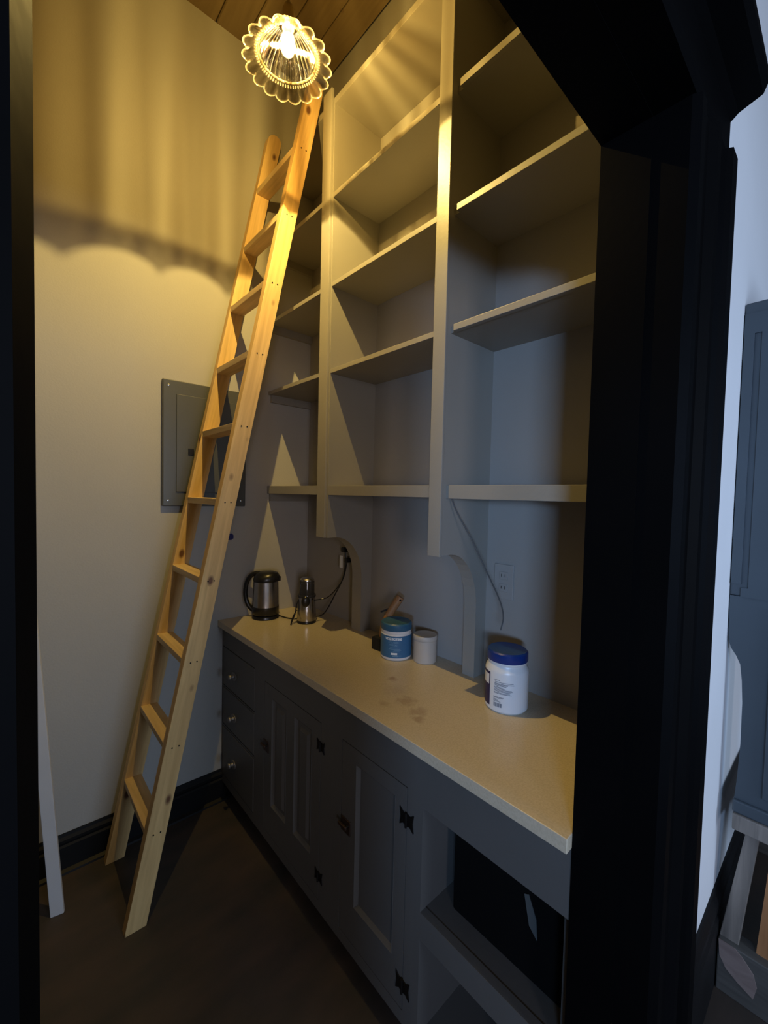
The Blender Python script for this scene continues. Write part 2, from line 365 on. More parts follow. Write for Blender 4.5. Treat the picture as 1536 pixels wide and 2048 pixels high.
# doorway trim: jamb lining, casing boards, back band, head with cap and crown
def casing(name, x0, x1, sgn):
    """vertical casing board from inner edge x0 outward to x1 (sgn=+1 right, -1 left)"""
    W_ = abs(x1-x0)
    pr = [(0, 0.0), (0, 0.055), (0.006, 0.068), (0.030, 0.068), (0.036, 0.062), (0.075, 0.062), (0.088, 0.074), (0.099, 0.076), (0.105, 0.064),
          (0.135, 0.060), (W_-0.055, 0.060), (W_-0.050, 0.072), (W_-0.045, 0.080), (W_-0.006, 0.080), (W_, 0.074), (W_, 0.0)]
    return prism([(x0+sgn*p[0], YN-p[1]) for p in pr], 2, 0.0, DH, None)
struct(obj('trim_2', casing('r', DX1, 1.015, 1), m_blackcas))
struct(obj('trim_3', casing('l', DX0, DX0-0.215, -1), m_blackcas))
t = box(DX1-0.002, DX1+0.001, YN-0.002, YF, 0, DH); box(DX0-0.001, DX0+0.0003, YN-0.002, YF, 0, DH, t); box(DX0, DX1, YN-0.002, YF, DH-0.001, DH+0.002, t)
struct(obj('trim_4', t, m_blackcas))
HP = [(0, DH), (0.060, DH), (0.066, DH+0.012), (0.058, DH+0.02), (0.058, 2.290), (0.070, 2.300), (0.105, 2.312), (0.112, 2.330), (0.112, 2.345), (0.072, 2.360), (0.060, 2.375),
      (0.060, 2.490), (0.095, 2.505), (0.115, 2.530), (0.125, 2.560), (0.125, 2.60), (0, 2.60)]
struct(obj('trim_5', prism([(YN-p[0], p[1]) for p in HP], 0, -0.23, 1.055), m_blackcas))

# ------------------------------------------------------------------ built-in shelving
SH = thing('built_in_shelving', 'tall greige painted open shelving built along the right wall above the counter', 'shelving', (XR, 1.2, CT))
g = m_shelf
def divider(y0, y1, ztop, xf):
    # deep panel; below the lowest shelf it curves back to a narrow leg that stands on the counter
    xleg = 1.223
    P = [(XR, CT), (xleg, CT), (xleg, 1.17)]
    for k in range(1, 10):
        a = math.pi/2*k/9
        P.append((xleg-(xleg-1.075)*(1-math.cos(a)), 1.17+(1.362-1.17)*math.sin(a)))
    P += [(xf, 1.362), (xf, ztop), (XR, ztop)]
    return prism(P, 1, y0, y1)
obj('divider_panel', divider(Y1, Y1b, 3.17, XS), g, SH)
obj('divider_panel', divider(Y2, Y2b, 3.17, XS), g, SH)
obj('face_stile', box(XS-0.012, XS, Y1+0.008, Y1b+0.002, 1.362, 3.235, bev=0.0015), g, SH)
obj('face_stile', box(XS-0.010, XS, Y2-0.0005, Y2b+0.001, 1.358, 3.235, bev=0.0015), g, SH)
bays = ((YF, Y2, True), (Y2b, Y1, False), (Y1b, YB, False))
for (y0, y1, nose) in bays:
    for z, th in ((ZA, 0.020), (ZB_, 0.018), (ZCC, 0.018), (ZD, 0.040)):
        if nose:
            obj('shelf', box(XS+0.016, XR, y0, y1, z, z+th), g, SH)
            obj('shelf_nosing', box(XS, XS+0.016, y0, y1-0.022, z-0.002, z+th, bev=0.001), g, SH)
        else:
            obj('shelf', box(XS, XR, y0, y1, z, z+th, bev=0.001), g, SH)
obj('top_board', box(XS, XR, YF, YB, 3.170, 3.196, bev=0.001), g, SH)
for z in (ZA, ZB_, ZCC, ZD):
    obj('cleat', box(XS+0.012, XR-0.002, YB-0.018, YB, z-0.038, z), g, SH)

# ------------------------------------------------------------------ counter and base cabinets
tag(obj('countertop', box(XC, XR, YF, YB, CT-0.030, CT, bev=0.0015), m_quartz), 'pale speckled quartz countertop with a few dried stains along the right wall', 'countertop')
CZ = CT-0.030; TK = 0.095
def panel_door(y0, y1, z0, z1, cab, lites, raised):
    """door leaf flush in the frame, with recessed panels; lites: list of (ya, yb, za, zb)"""
    t = bmesh.new(); ys = sorted({y0, y1}|{l[0] for l in lites}|{l[1] for l in lites}); x0, x1 = XB, XB+0.020
    za, zb = lites[0][2], lites[0][3]
    box(x0, x1, y0, y1, z0, za, t); box(x0, x1, y0, y1, zb, z1, t)
    prev = y0
    for l in sorted(lites):
        box(x0, x1, prev, l[0], za, zb, t); prev = l[1]
    box(x0, x1, prev, y1, za, zb, t)
    d = obj('door', t, m_cab, cab)
    for l in lites:
        obj('door_panel', box(x0+0.010, x0+0.014, l[0], l[1], za, zb), m_cab, d)
        # sloped moulding round the panel
        m_ = bmesh.new(); e = 0.011
        R0 = [(l[0], za), (l[1], za), (l[1], zb), (l[0], zb)]; R1 = [(l[0]+e, za+e), (l[1]-e, za+e), (l[1]-e, zb-e), (l[0]+e, zb-e)]
        A = [m_.verts.new((x0-0.001, *p)) for p in R0]; B = [m_.verts.new((x0+0.0105, *p)) for p in R1]; Cc = [m_.verts.new((x0+0.0105, *p)) for p in R0]
        for k in range(4):
            k2 = (k+1) % 4; m_.faces.new((A[k], A[k2], B[k2], B[k])); m_.faces.new((A[k2], A[k], Cc[k], Cc[k2])); m_.faces.new((B[k], B[k2], Cc[k2], Cc[k]))
        obj('panel_moulding', m_, m_cab, d)
        if raised:
            q = 0.026
            P0 = [(l[0]+q, za+q), (l[1]-q, za+q), (l[1]-q, zb-q), (l[0]+q, zb-q)]
            q2 = q+0.010; P1 = [(l[0]+q2, za+q2), (l[1]-q2, za+q2), (l[1]-q2, zb-q2), (l[0]+q2, zb-q2)]
            m_ = bmesh.new(); A = [m_.verts.new((x0+0.0105, *p)) for p in P0]; B = [m_.verts.new((x0+0.002, *p)) for p in P1]
            m_.faces.new(B); m_.faces.new(A[::-1])
            for k in range(4): m_.faces.new((A[k], A[(k+1) % 4], B[(k+1) % 4], B[k]))
            obj('raised_field', m_, m_cab, d)
    return d
def hinge(y, z, cab, s=1.0):
    """butterfly shaped surface hinge"""
    pts = [(-0.026, 0.024), (-0.012, 0.014), (0.0, 0.018), (0.012, 0.014), (0.026, 0.024), (0.022, 0.0), (0.026, -0.024), (0.012, -0.014), (0.0, -0.018), (-0.012, -0.014), (-0.026, -0.024), (-0.022, 0.0)]
    h = obj('hinge', prism([(y+p[0]*s, z+p[1]*s) for p in pts], 0, XB-0.0035, XB, None), m_iron, cab)
    obj('hinge_pin', tube([(XB-0.005, y, z-0.02*s), (XB-0.005, y, z+0.02*s)], 0.0035), m_iron, h)
def latch(y, z, cab):
    l = obj('latch', box(XB-0.004, XB, y-0.024, y+0.024, z-0.024, z+0.022, bev=0.002), m_bronze, cab)
    obj('latch_lever', box(XB-0.020, XB-0.012, y-0.020, y+0.020, z+0.002, z+0.012, bev=0.002), m_bronze, l)
    obj('latch_post', tube([(XB-0.013, y-0.014, z+0.007), (XB-0.003, y-0.014, z+0.007)], 0.004), m_iron, l)
def carcass(cab, y0, y1, top=CZ, open_=False):
    t = bmesh.new()
    box(XB+0.022, XR-0.002, y0+0.0005, y0+0.018, TK, top, t); box(XB+0.022, XR-0.002, y1-0.018, y1-0.0005, TK, top, t)
    box(XB+0.022, XR-0.002, y0+0.018, y1-0.018, TK, TK+0.018, t); box(XR-0.012, XR-0.002, y0+0.018, y1-0.018, TK+0.018, top, t)
    obj('carcass', t, m_cab, cab)
    obj('toe_kick', box(XB+0.058, XB+0.073, y0, y1, 0, TK), m_black, cab)
def frame(cab, y0, y1, holes):
    """face frame with rectangular openings (one column each)"""
    t = bmesh.new(); cur = y0
    for (a, b_, z0, z1) in holes_grouped(holes):
        box(XB, XB+0.022, cur, a, TK, CZ, t)
        zc = TK
        for (p, q) in zip(z0, z1): box(XB, XB+0.022, a, b_, zc, p, t); zc = q
        box(XB, XB+0.022, a, b_, zc, CZ, t); cur = b_
    box(XB, XB+0.022, cur, y1, TK, CZ, t)
    obj('face_frame', t, m_cab, cab)
def holes_grouped(h): return [(a, b_, zs0, zs1) for (a, b_, zs0, zs1) in h]

# drawer unit against the far wall
YA, YBd, YCd, YDd = YB, 1.665, 1.110, 0.716
cab = thing('drawer_cabinet', 'dark grey base cabinet with three drawers under the counter against the far wall', 'cabinet', (1.04, 1.87, 0))
carcass(cab, YBd, YA)
dz = [(0.137, 0.384), (0.396, 0.583), (0.592, 0.785)]
frame(cab, YBd, YA, [(1.705, 2.066, [z[0]-0.002 for z in dz], [z[1]+0.002 for z in dz])])
for (z0, z1), kz in zip(dz, (0.250, 0.473, 0.676)):
    d = obj('drawer', box(XB-0.001, XB+0.02, 1.709, 2.063, z0+0.002, z1-0.002, bev=0.003), m_cab, cab)
    k = obj('knob', prism([(1.925+0.026*math.cos(a*math.pi/12), kz+0.020*math.sin(a*math.pi/12)) for a in range(24)], 0, XB-0.004, XB-0.001), m_nickel, d, False)
    t = bmesh.new(); pr = [(0.009, 0), (0.007, 0.010), (0.013, 0.018), (0.012, 0.024), (0.0, 0.027)]; lathe(pr, (0, 0, 0), 16, t)
    t.transform(Matrix.Translation((XB-0.003, 1.925, kz)) @ Matrix.Rotation(-math.pi/2, 4, 'Y')); obj('knob_grip', t, m_nickel, d, True)
# two door cabinets
cab = thing('door_cabinet', 'dark grey base cabinet whose door has two narrow raised panels', 'cabinet', (1.04, 1.39, 0))
carcass(cab, YCd, YBd)
frame(cab, YCd, YBd, [(1.186, 1.612, [0.133], [0.765])])
panel_door(1.189, 1.609, 0.136, 0.762, cab, [(1.245, 1.365, 0.262, 0.712), (1.425, 1.545, 0.262, 0.712)], True)
hinge(1.186, 0.683, cab, 0.85); hinge(1.186, 0.222, cab, 0.85); latch(1.590, 0.498, cab)
cab = thing('door_cabinet', 'dark grey base cabinet whose door has one wide flat panel with black butterfly hinges', 'cabinet', (1.04, 0.91, 0))
carcass(cab, YDd+0.018, YCd)
frame(cab, YDd+0.018, YCd, [(0.768, 1.066, [0.133], [0.765])])
panel_door(0.771, 1.063, 0.136, 0.762, cab, [(0.815, 0.990, 0.258, 0.715)], False)
hinge(0.768, 0.676, cab, 1.0); hinge(0.768, 0.208, cab, 1.0); latch(1.036, 0.496, cab)
# open shelf cabinet by the doorway
cab = thing('open_cabinet', 'dark grey open-fronted base cabinet with two cubbies nearest the doorway', 'cabinet', (1.04, 0.53, 0))
t = bmesh.new()
box(XB+0.022, XR-0.002, YDd-0.002, YDd+0.016, TK, CZ, t); box(XB+0.022, XR-0.002, YF, YF+0.018, TK, CZ, t)
box(XB+0.022, XR-0.002, YF+0.018, YDd-0.002, TK, TK+0.018, t); box(XR-0.012, XR-0.002, YF+0.018, YDd-0.002, TK+0.018, CZ, t)
obj('carcass', t, m_cab, cab); obj('toe_kick', box(XB+0.058, XB+0.073, YF, YDd+0.018, 0, TK), m_black, cab)
obj('cubby_shelf', box(XB+0.022, XR-0.012, YF+0.018, YDd-0.002, 0.435, 0.457), m_cab, cab)
t = box(XB, XB+0.022, YDd-0.004, YDd+0.018, TK, CZ); box(XB, XB+0.022, YF, YDd-0.004, 0.740, CZ, t); box(XB, XB+0.022, YF, YDd-0.004, 0.386, 0.459, t); box(XB, XB+0.022, YF, YDd-0.004, TK, TK+0.018, t)
obj('face_frame', t, m_cab, cab)
bn = thing('shade_bin', 'added black bin with a pale tag standing in for shade in the upper cubby', 'bin', (1.03, 0.5, 0.457))
obj('shade_bin_body', box(0.875, 1.22, 0.352, 0.665, 0.457, 0.730, bev=0.006), m_shadebin, bn)  # enlarged and near black so the cubby reads as deep shade
obj('tag', prism([(0.452, 0.655), (0.462, 0.650), (0.448, 0.585), (0.428, 0.565), (0.432, 0.610)], 0, 0.8725, 0.8745), m_paper, bn)

# ------------------------------------------------------------------ ladder
LS = 0.2065
def lx(z): return 0.292+LS*z
LAD = thing('wooden_ladder', 'raw pine ladder with flat treads leaning against the tall shelving', 'ladder', (0.33, 1.82, 0))
def rail(y0, y1):
    zt = 3.285; wd = 0.0685; P = [(lx(0), 0), (lx(0)+wd, 0), (lx(zt)+wd, zt)]
    cx = lx(zt)+wd/2; r = wd/2
    for k in range(1, 12):
        a = math.pi*k/12; P.append((cx+r*math.cos(a)+LS*r*math.sin(a), zt+r*math.sin(a)))
    P.append((lx(zt), zt)); return prism(P, 1, y0, y1, bev=0.0015)
obj('rail', rail(1.615, 1.652), m_pine, LAD); obj('rail', rail(1.990, 2.028), m_pine, LAD)
for z in (0.314, 0.608, 0.907, 1.204, 1.503, 1.803, 2.10, 2.397, 2.696, 2.996):
    x = lx(z)+0.003
    obj('tread', box(x, x+0.064, 1.650, 1.992, z-0.006, z+0.020, bev=0.002), m_tread, LAD)
    t = bmesh.new()
    for dx in (0.022, 0.045): tube([(x+dx, 1.6138, z+0.006), (x+dx, 1.617, z+0.006)], 0.0028, t)
    obj('screw', t, m_iron, LAD)

# white trim offcut leaning in the far left corner
tag(obj('white_trim_board', beam((0.128, 1.868, 0.0), (0.020, 2.058, 1.75), 0.040, 0.014, (0.3, 1, 0), bev=0.001), m_white),
    'narrow white painted board leaning in the corner left of the ladder', 'board')
bo = bpy.data.objects['white_trim_board']

# ------------------------------------------------------------------ electrical panel, tape
EP = thing('electrical_panel', 'dark grey breaker panel on the far wall behind the ladder', 'electrical panel', (0.71, YB, 1.76))
obj('cover', box(0.519, 0.903, YB-0.020, YB, 1.480, 2.046, bev=0.004), m_panel, EP)
obj('panel_door', box(0.575, 0.847, YB-0.025, YB-0.020, 1.545, 1.985, bev=0.002), m_panel, EP)
obj('finger_latch', box(0.625, 0.650, YB-0.028, YB-0.025, 1.715, 1.745, bev=0.001), m_plastic, EP)
for (x, z) in ((0.543, 2.020), (0.880, 2.020), (0.543, 1.506), (0.880, 1.506)):
    t = bmesh.new(); lathe([(0.0, 0.003), (0.0045, 0.002), (0.0055, 0)], (0, 0, 0), 12, t)
    t.transform(Matrix.Translation((x, YB-0.020, z)) @ Matrix.Rotation(math.pi/2, 4, 'X')); obj('screw', t, m_screw, EP, True)
tag(obj('tape_patch', prism([(0.806, 1.343), (0.842, 1.343), (0.851, 1.334), (0.851, 1.318), (0.842, 1.310), (0.806, 1.310)], 1, YB-0.0015, YB), m_tape),
    'small square of dark blue tape on the far wall beside the ladder', 'tape')

# ------------------------------------------------------------------ outlets, plugs, wires
def outlet(y, z, label):
    o = thing('wall_outlet', label, 'outlet', (XR, y, z))
    obj('plate', box(XR-0.006, XR, y-0.037, y+0.037, z-0.060, z+0.060, bev=0.002), m_outlet, o)
    for dz_ in (-0.021, 0.021):
        s_ = obj('socket_face', box(XR-0.008, XR-0.005, y-0.017, y+0.017, z+dz_-0.014, z+dz_+0.014, bev=0.002), m_outlet, o)
        t = box(XR-0.0086, XR-0.0079, y-0.008, y-0.006, z+dz_-0.004, z+dz_+0.006); box(XR-0.0086, XR-0.0079, y+0.006, y+0.008, z+dz_-0.004, z+dz_+0.006, t)
        obj('slot', t, m_plastic, s_)
outlet(0.795, 1.262, 'beige wall outlet below the lowest shelf nearest the doorway')
outlet(1.668, 1.250, 'beige wall outlet with two black plugs behind the kettle and grinder')
tag(obj('loose_wire', tube(spline([(1.05, 0.850, 1.5455), (1.062, 0.835, 1.50), (1.085, 0.795, 1.42), (1.115, 0.752, 1.315), (1.150, 0.728, 1.23), (1.168, 0.724, 1.175), (1.170, 0.733, 1.130)]), 0.0022), m_greywire),
    'thin grey wire dangling from the lowest shelf above the big white tub', 'wire')

# ------------------------------------------------------------------ kettle
kx, ky = 0.985, 1.985
LEFT = Vector((-0.743, 0.668, 0)); TOC = Vector((-0.44, -0.90, 0))
KT = thing('electric_kettle', 'stainless steel electric kettle with black lid and handle on the counter', 'kettle', (kx, ky, CT))
K = (kx, ky, CT)
obj('power_base', lathe([(0, 0), (0.064, 0), (0.068, 0.004), (0.066, 0.014), (0.058, 0.020), (0, 0.020)], K, 40), m_plastic, KT, True)
obj('body_band', lathe([(0.0, 0.021), (0.064, 0.021), (0.067, 0.026), (0.066, 0.062), (0.0, 0.062)], K, 40), m_plastic, KT, True)
obj('steel_body', lathe([(0.0, 0.062), (0.0648, 0.062), (0.0635, 0.12), (0.061, 0.188), (0.0, 0.188)], K, 48), m_steel, KT, True)
c = Vector(K); R_ = -LEFT
t = lathe([(0.0, 0.188), (0.062, 0.188), (0.063, 0.196), (0.060, 0.212), (0.047, 0.228), (0.026, 0.237), (0.0, 0.238)], K, 40)
for v in t.verts:      # the lid runs forward into a pointed beak over the spout
    d_ = (v.co-c); u_ = d_.x*R_.x+d_.y*R_.y; k_ = max(0.0, d_.z-0.188)/0.05
    if u_ > 0: v.co += R_*(0.30*u_*k_); v.co.z += 0.10*u_*k_
obj('lid', t, m_plastic, KT, True)
c = Vector(K)
R_ = -LEFT
obj('spout', prism([(c.x+R_.x*0.045+R_.y*0.020, c.y+R_.y*0.045-R_.x*0.020), (c.x+R_.x*0.076, c.y+R_.y*0.076), (c.x+R_.x*0.045-R_.y*0.020, c.y+R_.y*0.045+R_.x*0.020)], 2, CT+0.190, CT+0.214, bev=0.002), m_plastic, KT)
pts = [c+LEFT*a+Vector((0, 0, z)) for a, z in ((0.030, 0.226), (0.062, 0.222), (0.088, 0.198), (0.103, 0.155), (0.104, 0.105), (0.090, 0.062), (0.064, 0.034))]
pts = [Vector((p.x, min(p.y, YB-0.014), p.z)) for p in pts]
obj('handle', tube(spline(pts, 5), 0.0115, seg=10), m_plastic, KT, True)
obj('water_window', tube([c+TOC*0.0+LEFT*0.0595+Vector((0, 0, 0.07)), c+LEFT*0.057+Vector((0, 0, 0.182))], 0.008, seg=8), m_smoke, KT, True)
cordp = [(kx+0.058, ky-0.022, CT+0.006), (1.055, 1.905, CT+0.004), (1.075, 1.868, CT+0.004), (1.11, 1.853, CT+0.004), (1.16, 1.845, CT+0.004), (1.215, 1.80, CT+0.02), (1.245, 1.735, CT+0.14), (1.262, 1.70, CT+0.22), (1.266, 1.690, CT+0.30), (1.262, 1.690, CT+0.362)]
obj('cord', tube(spline(cordp, 6), 0.0032, seg=6), m_plastic, KT, True)
obj('plug', box(1.245, XR-0.0075, 1.677, 1.703, 1.262, 1.288, bev=0.005), m_plastic, KT)

# coffee grinder
gx, gy = 1.107, 1.790
GR = thing('coffee_grinder', 'small stainless steel coffee grinder with smoked lid and coiled black cord', 'grinder', (gx, gy, CT))
G = (gx, gy, CT)
obj('foot', lathe([(0, 0), (0.044, 0), (0.048, 0.004), (0.047, 0.014), (0, 0.014)], G, 36), m_plastic, GR, True)
obj('steel_body', lathe([(0, 0.014), (0.0465, 0.014), (0.046, 0.030), (0.0465, 0.032), (0.044, 0.075), (0.0405, 0.128), (0, 0.128)], G, 44), m_steel, GR, True)
obj('collar', lathe([(0, 0.128), (0.044, 0.128), (0.045, 0.134), (0.043, 0.141), (0, 0.141)], G, 36), m_smoke, GR, True)
obj('lid', lathe([(0, 0.141), (0.0375, 0.141), (0.0365, 0.205), (0.033, 0.213), (0, 0.214)], G, 40), m_smoke, GR, True)
obj('lid_cap', lathe([(0.0368, 0.196), (0.0345, 0.214), (0.028, 0.220), (0, 0.221)], G, 40), m_steel, GR, True)
cp = Vector((gx, gy, CT+0.112))+TOC*0.046+LEFT*0.010
t = bmesh.new(); bmesh.ops.create_uvsphere(t, u_segments=16, v_segments=10, radius=1.0)
t.transform(Matrix.Translation(cp) @ Matrix.Rotation(math.atan2(TOC.y, TOC.x), 4, 'Z') @ Matrix.Diagonal((0.010, 0.021, 0.027, 1)))
obj('power_button', t, m_plastic, GR, True)
b0 = Vector((gx, gy, 0))
loop = [b0-LEFT*0.030+TOC*0.034+Vector((0, 0, CT+0.118)), (1.155, 1.735, CT+0.118), (1.185, 1.715, CT+0.130), (1.22, 1.69, CT+0.175), (1.245, 1.675, CT+0.225), (1.256, 1.668, CT+0.285), (1.262, 1.662, CT+0.330)]
obj('cord', tube(spline(loop, 6), 0.0030, seg=6), m_plastic, GR, True)
coil = [b0+LEFT*0.040+TOC*0.020+Vector((0, 0, CT+0.118)), b0+LEFT*0.052+TOC*0.028+Vector((0, 0, CT+0.09)), b0+LEFT*0.060+TOC*0.040+Vector((0, 0, CT+0.05)), b0+LEFT*0.074+TOC*0.052+Vector((0, 0, CT+0.02)),
        b0+LEFT*0.082+TOC*0.070+Vector((0, 0, CT+0.004)), b0+LEFT*0.072+TOC*0.040+Vector((0, 0, CT+0.03)), b0+LEFT*0.050+TOC*0.012+Vector((0, 0, CT+0.062))]
obj('cord_loop', tube(spline(coil, 6), 0.0030, seg=6), m_plastic, GR, True)
obj('plug', box(1.245, XR-0.0075, 1.652, 1.674, 1.214, 1.238, bev=0.004), m_plastic, GR)
obj('cord_tag', box(1.246, 1.248, 1.688, 1.712, 1.185, 1.245), m_whiteplas, GR)

# ------------------------------------------------------------------ tubs
def wrap_text(s, c, R, ang0, z, size, mat_, parent, name='lettering', bold=0.0, squeeze=1.0):
    cu = bpy.data.curves.new('t', 'FONT'); cu.body = s; cu.size = size; cu.align_x = 'CENTER'; cu.offset = bold; cu.resolution_u = 3
    to = bpy.data.objects.new('t', cu); C.objects.link(to); dg = bpy.context.evaluated_depsgraph_get()
    me = bpy.data.meshes.new_from_object(to.evaluated_get(dg)); bpy.data.objects.remove(to)
    bm = bmesh.new(); bm.from_mesh(me); bpy.data.meshes.remove(me)
    bmesh.ops.triangulate(bm, faces=bm.faces)
    for v in bm.verts:
        a = ang0+v.co.x*squeeze/R; v.co = Vector((c[0]+R*math.cos(a), c[1]+R*math.sin(a), c[2]+z+v.co.y))
    m2 = bpy.data.meshes.new(name); bm.to_mesh(m2); bm.free(); return _link(name, m2, mat_, parent)
def patch(c, R, a0, a1, z0, z1, mat_, parent, name, seg=10, t=None):
    t = t or bmesh.new()
    A = [t.verts.new((c[0]+R*math.cos(a0+(a1-a0)*k/seg), c[1]+R*math.sin(a0+(a1-a0)*k/seg), c[2]+z0)) for k in range(seg+1)]
    B = [t.verts.new((v.co.x, v.co.y, c[2]+z1)) for v in A]
    for k in range(seg): t.faces.new((A[k], A[k+1], B[k+1], B[k]))
    return obj(name, t, mat_, parent) if name else t
rad = math.radians
# blue-labelled tub
T1 = (1.150, 1.190, CT); f1 = math.atan2(-T1[1], -T1[0])
tb = thing('supplement_tub', 'white supplement tub with blue label and teal lid on the counter', 'tub', T1)
obj('body', lathe([(0, 0), (0.055, 0), (0.0605, 0.005), (0.061, 0.012), (0.061, 0.098), (0.058, 0.102), (0.060, 0.106), (0.060, 0.114), (0, 0.114)], T1, 56), m_whiteplas, tb, True)
obj('label', lathe([(0.0608, 0.013), (0.0615, 0.013), (0.0615, 0.097), (0.0608, 0.097)], T1, 64), m_tubblue, tb, True)
obj('lid', lathe([(0, 0.114), (0.060, 0.114), (0.0615, 0.118), (0.0605, 0.138), (0.056, 0.142), (0.050, 0.1405), (0, 0.1405)], T1, 56), m_lidteal, tb, True)
wrap_text('VITAL PROTEINS', T1, 0.0619, f1-rad(10), 0.082, 0.0125, m_lightink, tb, bold=0.0008, squeeze=0.72)
wrap_text('COLLAGEN', T1, 0.0619, f1-rad(10), 0.070, 0.0098, m_midink, tb, squeeze=0.8)
wrap_text('PEPTIDES', T1, 0.0619, f1-rad(10), 0.060, 0.0098, m_midink, tb, squeeze=0.8)
t = bmesh.new()
for z, a, b_ in ((0.052, -22, 8), (0.047, -26, 16), (0.043, -8, 20), (0.038, -10, 14), (0.021, -14, 20), (0.0185, -12, 8)):
    patch(T1, 0.0619, f1+rad(a), f1+rad(b_), z, z+0.0012, None, None, None, 8, t)
obj('fine_print', t, m_midink, tb)
t = patch(T1, 0.0620, f1-rad(18), f1+rad(5), 0.0255, 0.0335, None, None, None, 8)
obj('badge', t, m_lightink, tb)
# beige tub
T2 = (1.205, 1.085, CT)
tb = thing('beige_tub', 'plain beige plastic tub with matching lid beside the blue labelled tub', 'tub', T2)
obj('body', lathe([(0, 0), (0.042, 0), (0.0445, 0.003), (0.0445, 0.085), (0, 0.085)], T2, 48), m_beige, tb, True)
obj('lid', lathe([(0, 0.0855), (0.0450, 0.0855), (0.0462, 0.088), (0.0462, 0.101), (0.0445, 0.104), (0.040, 0.1035), (0, 0.1025)], T2, 48), m_beige, tb, True)
# large white tub
T3 = (1.138, 0.686, CT); f3 = math.atan2(-T3[1], -T3[0])
tb = thing('large_white_tub', 'large white plastic tub with royal blue lid nearest the doorway', 'tub', T3)
obj('body', lathe([(0, 0), (0.058, 0), (0.0635, 0.006), (0.0640, 0.014), (0.0640, 0.118), (0.062, 0.126), (0.0575, 0.134), (0.0565, 0.140), (0.0585, 0.143), (0.0585, 0.148), (0, 0.148)], T3, 60), m_whiteplas, tb, True)
obj('lid', lathe([(0, 0.148), (0.0590, 0.148), (0.0605, 0.151), (0.0600, 0.174), (0.056, 0.178), (0.050, 0.1765), (0, 0.1765)], T3, 60), m_lidblue, tb, True)
patch(T3, 0.0644, f3-rad(125), f3-rad(47), 0.016, 0.116, m_navy, tb, 'navy_label', 16)
patch(T3, 0.0646, f3-rad(88), f3-rad(51), 0.078, 0.108, m_whiteplas, tb, 'label_window', 8)
t = bmesh.new()
for z, a, b_ in ((0.099, -33, -17), (0.0935, -31, 18), (0.089, -33, 20), (0.0865, -32, 4), (0.0835, -33, 0), (0.079, -32, -8), (0.076, -33, -3), (0.0725, -33, 14), (0.0695, -33, 16), (0.0665, -33, 12), (0.0625, -33, 10), (0.060, -33, 14),
                 (0.049, -34, -6), (0.0465, -34, -8), (0.0415, -34, -22), (0.0385, -34, -20), (0.0355, -34, -14)):
    patch(T3, 0.0644, f3+rad(a), f3+rad(b_), z, z+0.0014, None, None, None, 8, t)
obj('fine_print', t, m_ink, tb)
t = bmesh.new(); random.seed(9); a = -33.0
while a < -9:
    w_ = random.choice((0.8, 1.4, 2.0)); patch(T3, 0.0645, f3+rad(a), f3+rad(a+w_), 0.020, 0.032, None, None, None, 1, t); a += w_+random.choice((0.4, 0.7, 1.0))
obj('barcode', t, m_ink, tb)
# brush behind the tubs
BR = thing('scrub_brush', 'wooden handled black bristle brush standing behind the blue labelled tub', 'brush', (1.155, 1.285, CT))
obj('bristles', prism([(1.128, 1.262), (1.180, 1.262), (1.184, 1.310), (1.124, 1.310)], 2, CT, CT+0.052, bev=0.003), m_bristle, BR)
obj('handle', tube(spline([(1.154, 1.286, CT+0.05), (1.160, 1.276, CT+0.10), (1.182, 1.260, CT+0.155), (1.205, 1.243, CT+0.200), (1.214, 1.236, CT+0.218)], 5), [0.008+0.0085*min(1, k/8) for k in range(21)], seg=10), m_brushwood, BR, True)
obj('hanging_hole', tube([(1.203, 1.224, CT+0.208), (1.199, 1.2235, CT+0.208)], 0.004, seg=10), m_plastic, BR)
obj('scraper_edge', beam((1.163, 1.300, CT+0.150), (1.198, 1.262, CT+0.172), 0.008, 0.006, (0, 0, 1)), m_plastic, BR)

# ------------------------------------------------------------------ pendant lamp
PD = thing('pendant_lamp', 'lit pendant lamp with scalloped clear pressed glass shade', 'lamp', tuple(LAMP))
L = tuple(LAMP)
N = 18
def rim(a, i):
    f = wts[i]; s = abs(math.sin(N*a/2)); sc = (s**0.65)
    rib = 0.5+0.5*math.cos(2*N*a)
    return 1+f[0]*(sc-0.55)+f[1]*(rib-0.5)
prof = []; wts = []
for r, z, a, b_ in ((0.018, 0.112, 0, 0), (0.022, 0.108, 0, 0.0), (0.031, 0.101, 0, 0.05), (0.044, 0.088, 0, 0.06), (0.057, 0.073, 0, 0.065), (0.069, 0.056, 0, 0.06), (0.078, 0.040, 0, 0.05), (0.0835, 0.028, 0, 0.03), (0.086, 0.020, 0, 0.02),
                    (0.086, 0.020, 0, 0.02), (0.092, 0.019, 0, 0.012), (0.096, 0.014, 0, 0.0), (0.101, 0.010, 0.01, 0.0), (0.107, 0.007, 0.05, 0.01), (0.115, 0.003, 0.085, 0.012), (0.122, -0.002, 0.12, 0.012), (0.127, -0.007, 0.15, 0.0)):
    prof.append((r, z)); wts.append((a, b_))
wall_ = wts; allp = prof
for nm_, sl, mt_ in (('glass_bowl', slice(0, 9), m_glass), ('scalloped_rim', slice(9, 17), m_glassrim)):
    wts = wall_[sl]; t = lathe(allp[sl], L, 18*16, rad=rim)
    sh = obj(nm_, t, mt_, PD, True)
    so = sh.modifiers.new('thickness', 'SOLIDIFY'); so.thickness = 0.003; so.offset = 0
t = bmesh.new()
